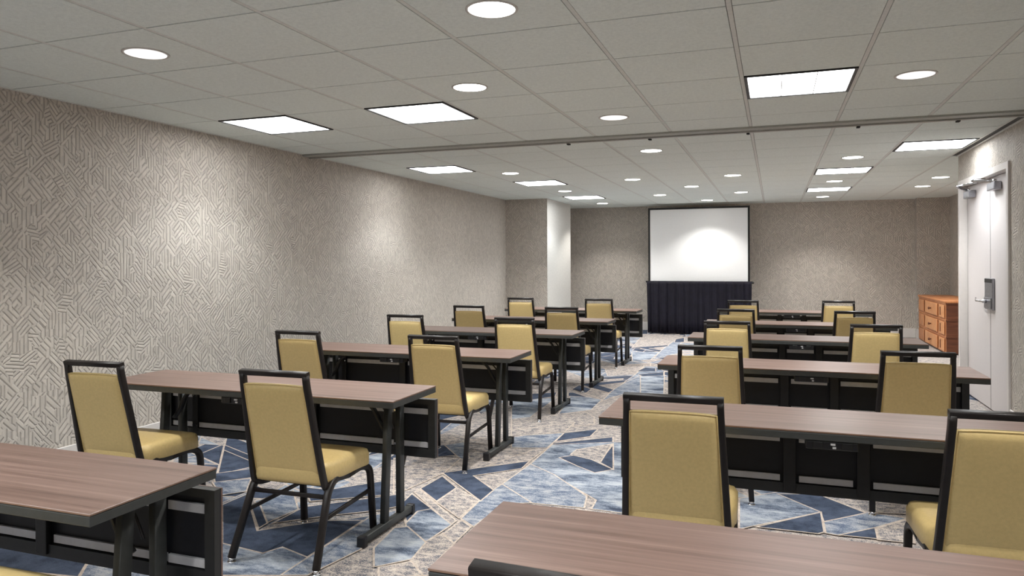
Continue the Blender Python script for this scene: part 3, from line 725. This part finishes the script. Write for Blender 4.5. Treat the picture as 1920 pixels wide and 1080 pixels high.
# ------------------------------------------------------------------ projection screen and drape
SYS = 14.0
t = thing('projection_screen', 'white projection screen in a black frame against the far wall', 'screen', (-1.34, SYS, 0))
sx0, sx1, sz0, sz1 = -0.885, 0.885, 0.98, 2.335
bm = new_bm(); box(bm, sx0, sx1, -0.004, 0.004, sz0, sz1); link('screen_surface', bm, M['screen'], t)
bm = new_bm(); b = 0.035
for q in ((sx0-b, sx0, sz0-b, sz1+b), (sx1, sx1+b, sz0-b, sz1+b), (sx0, sx1, sz1, sz1+b), (sx0, sx1, sz0-b, sz0)):
    box(bm, q[0], q[1], -0.014, 0.02, q[2], q[3], bev=0.003)
link('screen_frame', bm, M['black'], t)
for s in (-1, 1):
    bm = new_bm(); box(bm, s*0.86-0.02, s*0.86+0.02, 0.022, 0.055, 0.02, 1.6, bev=0.003); box(bm, s*0.86-0.02, s*0.86+0.02, -0.16, 0.24, 0.0, 0.03, bev=0.004)
    link('leg', bm, M['black'], t)
bm = new_bm(); nx = 260; x0, x1 = -2.275, -0.385
random.seed(5)
ph = [random.uniform(0, 6.28) for _ in range(4)]
def foldy(u, z):
    a = 0.5 + 0.5 * (1 - z)
    s = math.sin(u * 6.283 * 23 + ph[0] + 1.2 * math.sin(u * 9 + ph[1])) * 0.55 + 0.3 * math.sin(u * 6.283 * 37 + ph[2]) + 0.25 * math.sin(u*6.283*11+ph[3])
    return -0.085 + 0.022 * s * a
zs = [0.012, 0.25, 0.5, 0.75, 0.93, 0.985]
g = [[bm.verts.new((x0 + (x1-x0) * i/nx + (0.02*(1-z)*(1 if i < nx/2 else -1) if i < 6 or i > nx-6 else 0), SYS + foldy(i/nx, z) - 0.03, z)) for z in zs] for i in range(nx+1)]
g2 = [[bm.verts.new((v.co.x, v.co.y + 0.004, v.co.z)) for v in row] for row in g]
for i in range(nx):
    for j in range(len(zs)-1):
        bm.faces.new((g[i][j], g[i+1][j], g[i+1][j+1], g[i][j+1])).smooth = True
        bm.faces.new((g2[i][j], g2[i][j+1], g2[i+1][j+1], g2[i+1][j])).smooth = True
    bm.faces.new((g[i][-1], g[i+1][-1], g2[i+1][-1], g2[i][-1])); bm.faces.new((g[i][0], g2[i][0], g2[i+1][0], g[i+1][0]))
for r0, r1 in ((g[0], g2[0]), (g[-1], g2[-1])):
    for j in range(len(zs)-1): bm.faces.new((r0[j], r0[j+1], r1[j+1], r1[j]))
dr = thing('skirt_drape', 'black pleated cloth skirt hanging below the white projection screen', 'drape', (-1.34, SYS, 0))
c = link('pleated_cloth', bm, M['velour'], dr); c.location = (1.34, -SYS, 0)
bm = new_bm(); sweep(bm, [(-0.955, -0.075, 0.975), (0.97, -0.075, 0.975)], 0.03, 0.03, (0, 1, 0)); cyl(bm, (0.97, -0.075, 0.95), (0, 0, 1), 0.02, 0.03, 12)
link('drape_rail', bm, M['black'], dr)

# ------------------------------------------------------------------ wooden chest in the recess
t = thing('wooden_chest', 'orange oak chest of stacked drawers in the recess past the doors', 'chest of drawers', (2.33, 13.1, 0))
Y0, Y1, ZH = -1.06, 1.06, 0.775
bm = new_bm()
for r in range(3):
    z0 = 0.02 + r * 0.242; z1 = z0 + 0.242
    box(bm, 0.0, 0.48, Y0+0.02, Y1, z0, z1-0.02, mi=0)
    box(bm, -0.008, 0.484, Y0+0.008, Y1, z1-0.02, z1, mi=0)
bm.faces.ensure_lookup_table()
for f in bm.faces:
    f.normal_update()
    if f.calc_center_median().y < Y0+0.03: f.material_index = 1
link('carcass', bm, [M['oak'], M['oak_dark']], t)
bm = new_bm(); box(bm, -0.02, 0.49, Y0, Y1, 0.746, ZH, bev=0.004, seg=1); link('chest_top', bm, M['oak'], t)
for r in range(3):
    z0 = 0.04 + r * 0.242; z1 = z0 + 0.185
    bm = new_bm(); box(bm, -0.022, -0.0085, -0.50, 0.42, z0, z1, bev=0.006)
    d = link('drawer', bm, M['oak_light'], t)
    bm = new_bm(); cyl(bm, (-0.022, -0.08, (z0+z1)/2), (-1, 0, 0), 0.010, 0.03, 14, 0.012); cyl(bm, (-0.050, -0.08, (z0+z1)/2), (-1, 0, 0), 0.024, 0.016, 16, 0.016)
    link('knob', bm, M['oak_dark'], d)
    bm = new_bm(); box(bm, -0.018, -0.0085, -0.98, -0.62, z0, z1, bev=0.006)
    d = link('door', bm, M['oak_light'], t)
    bm = new_bm(); box(bm, -0.026, -0.0185, -0.755, -0.725, z0+0.03, z1-0.03, bev=0.002, seg=1)
    link('slot_pull', bm, M['oak_dark'], d)
    bm = new_bm(); box(bm, -0.016, -0.0085, 0.55, 1.0, z0, z1, bev=0.004)
    link('side_panel', bm, M['oak'], t)
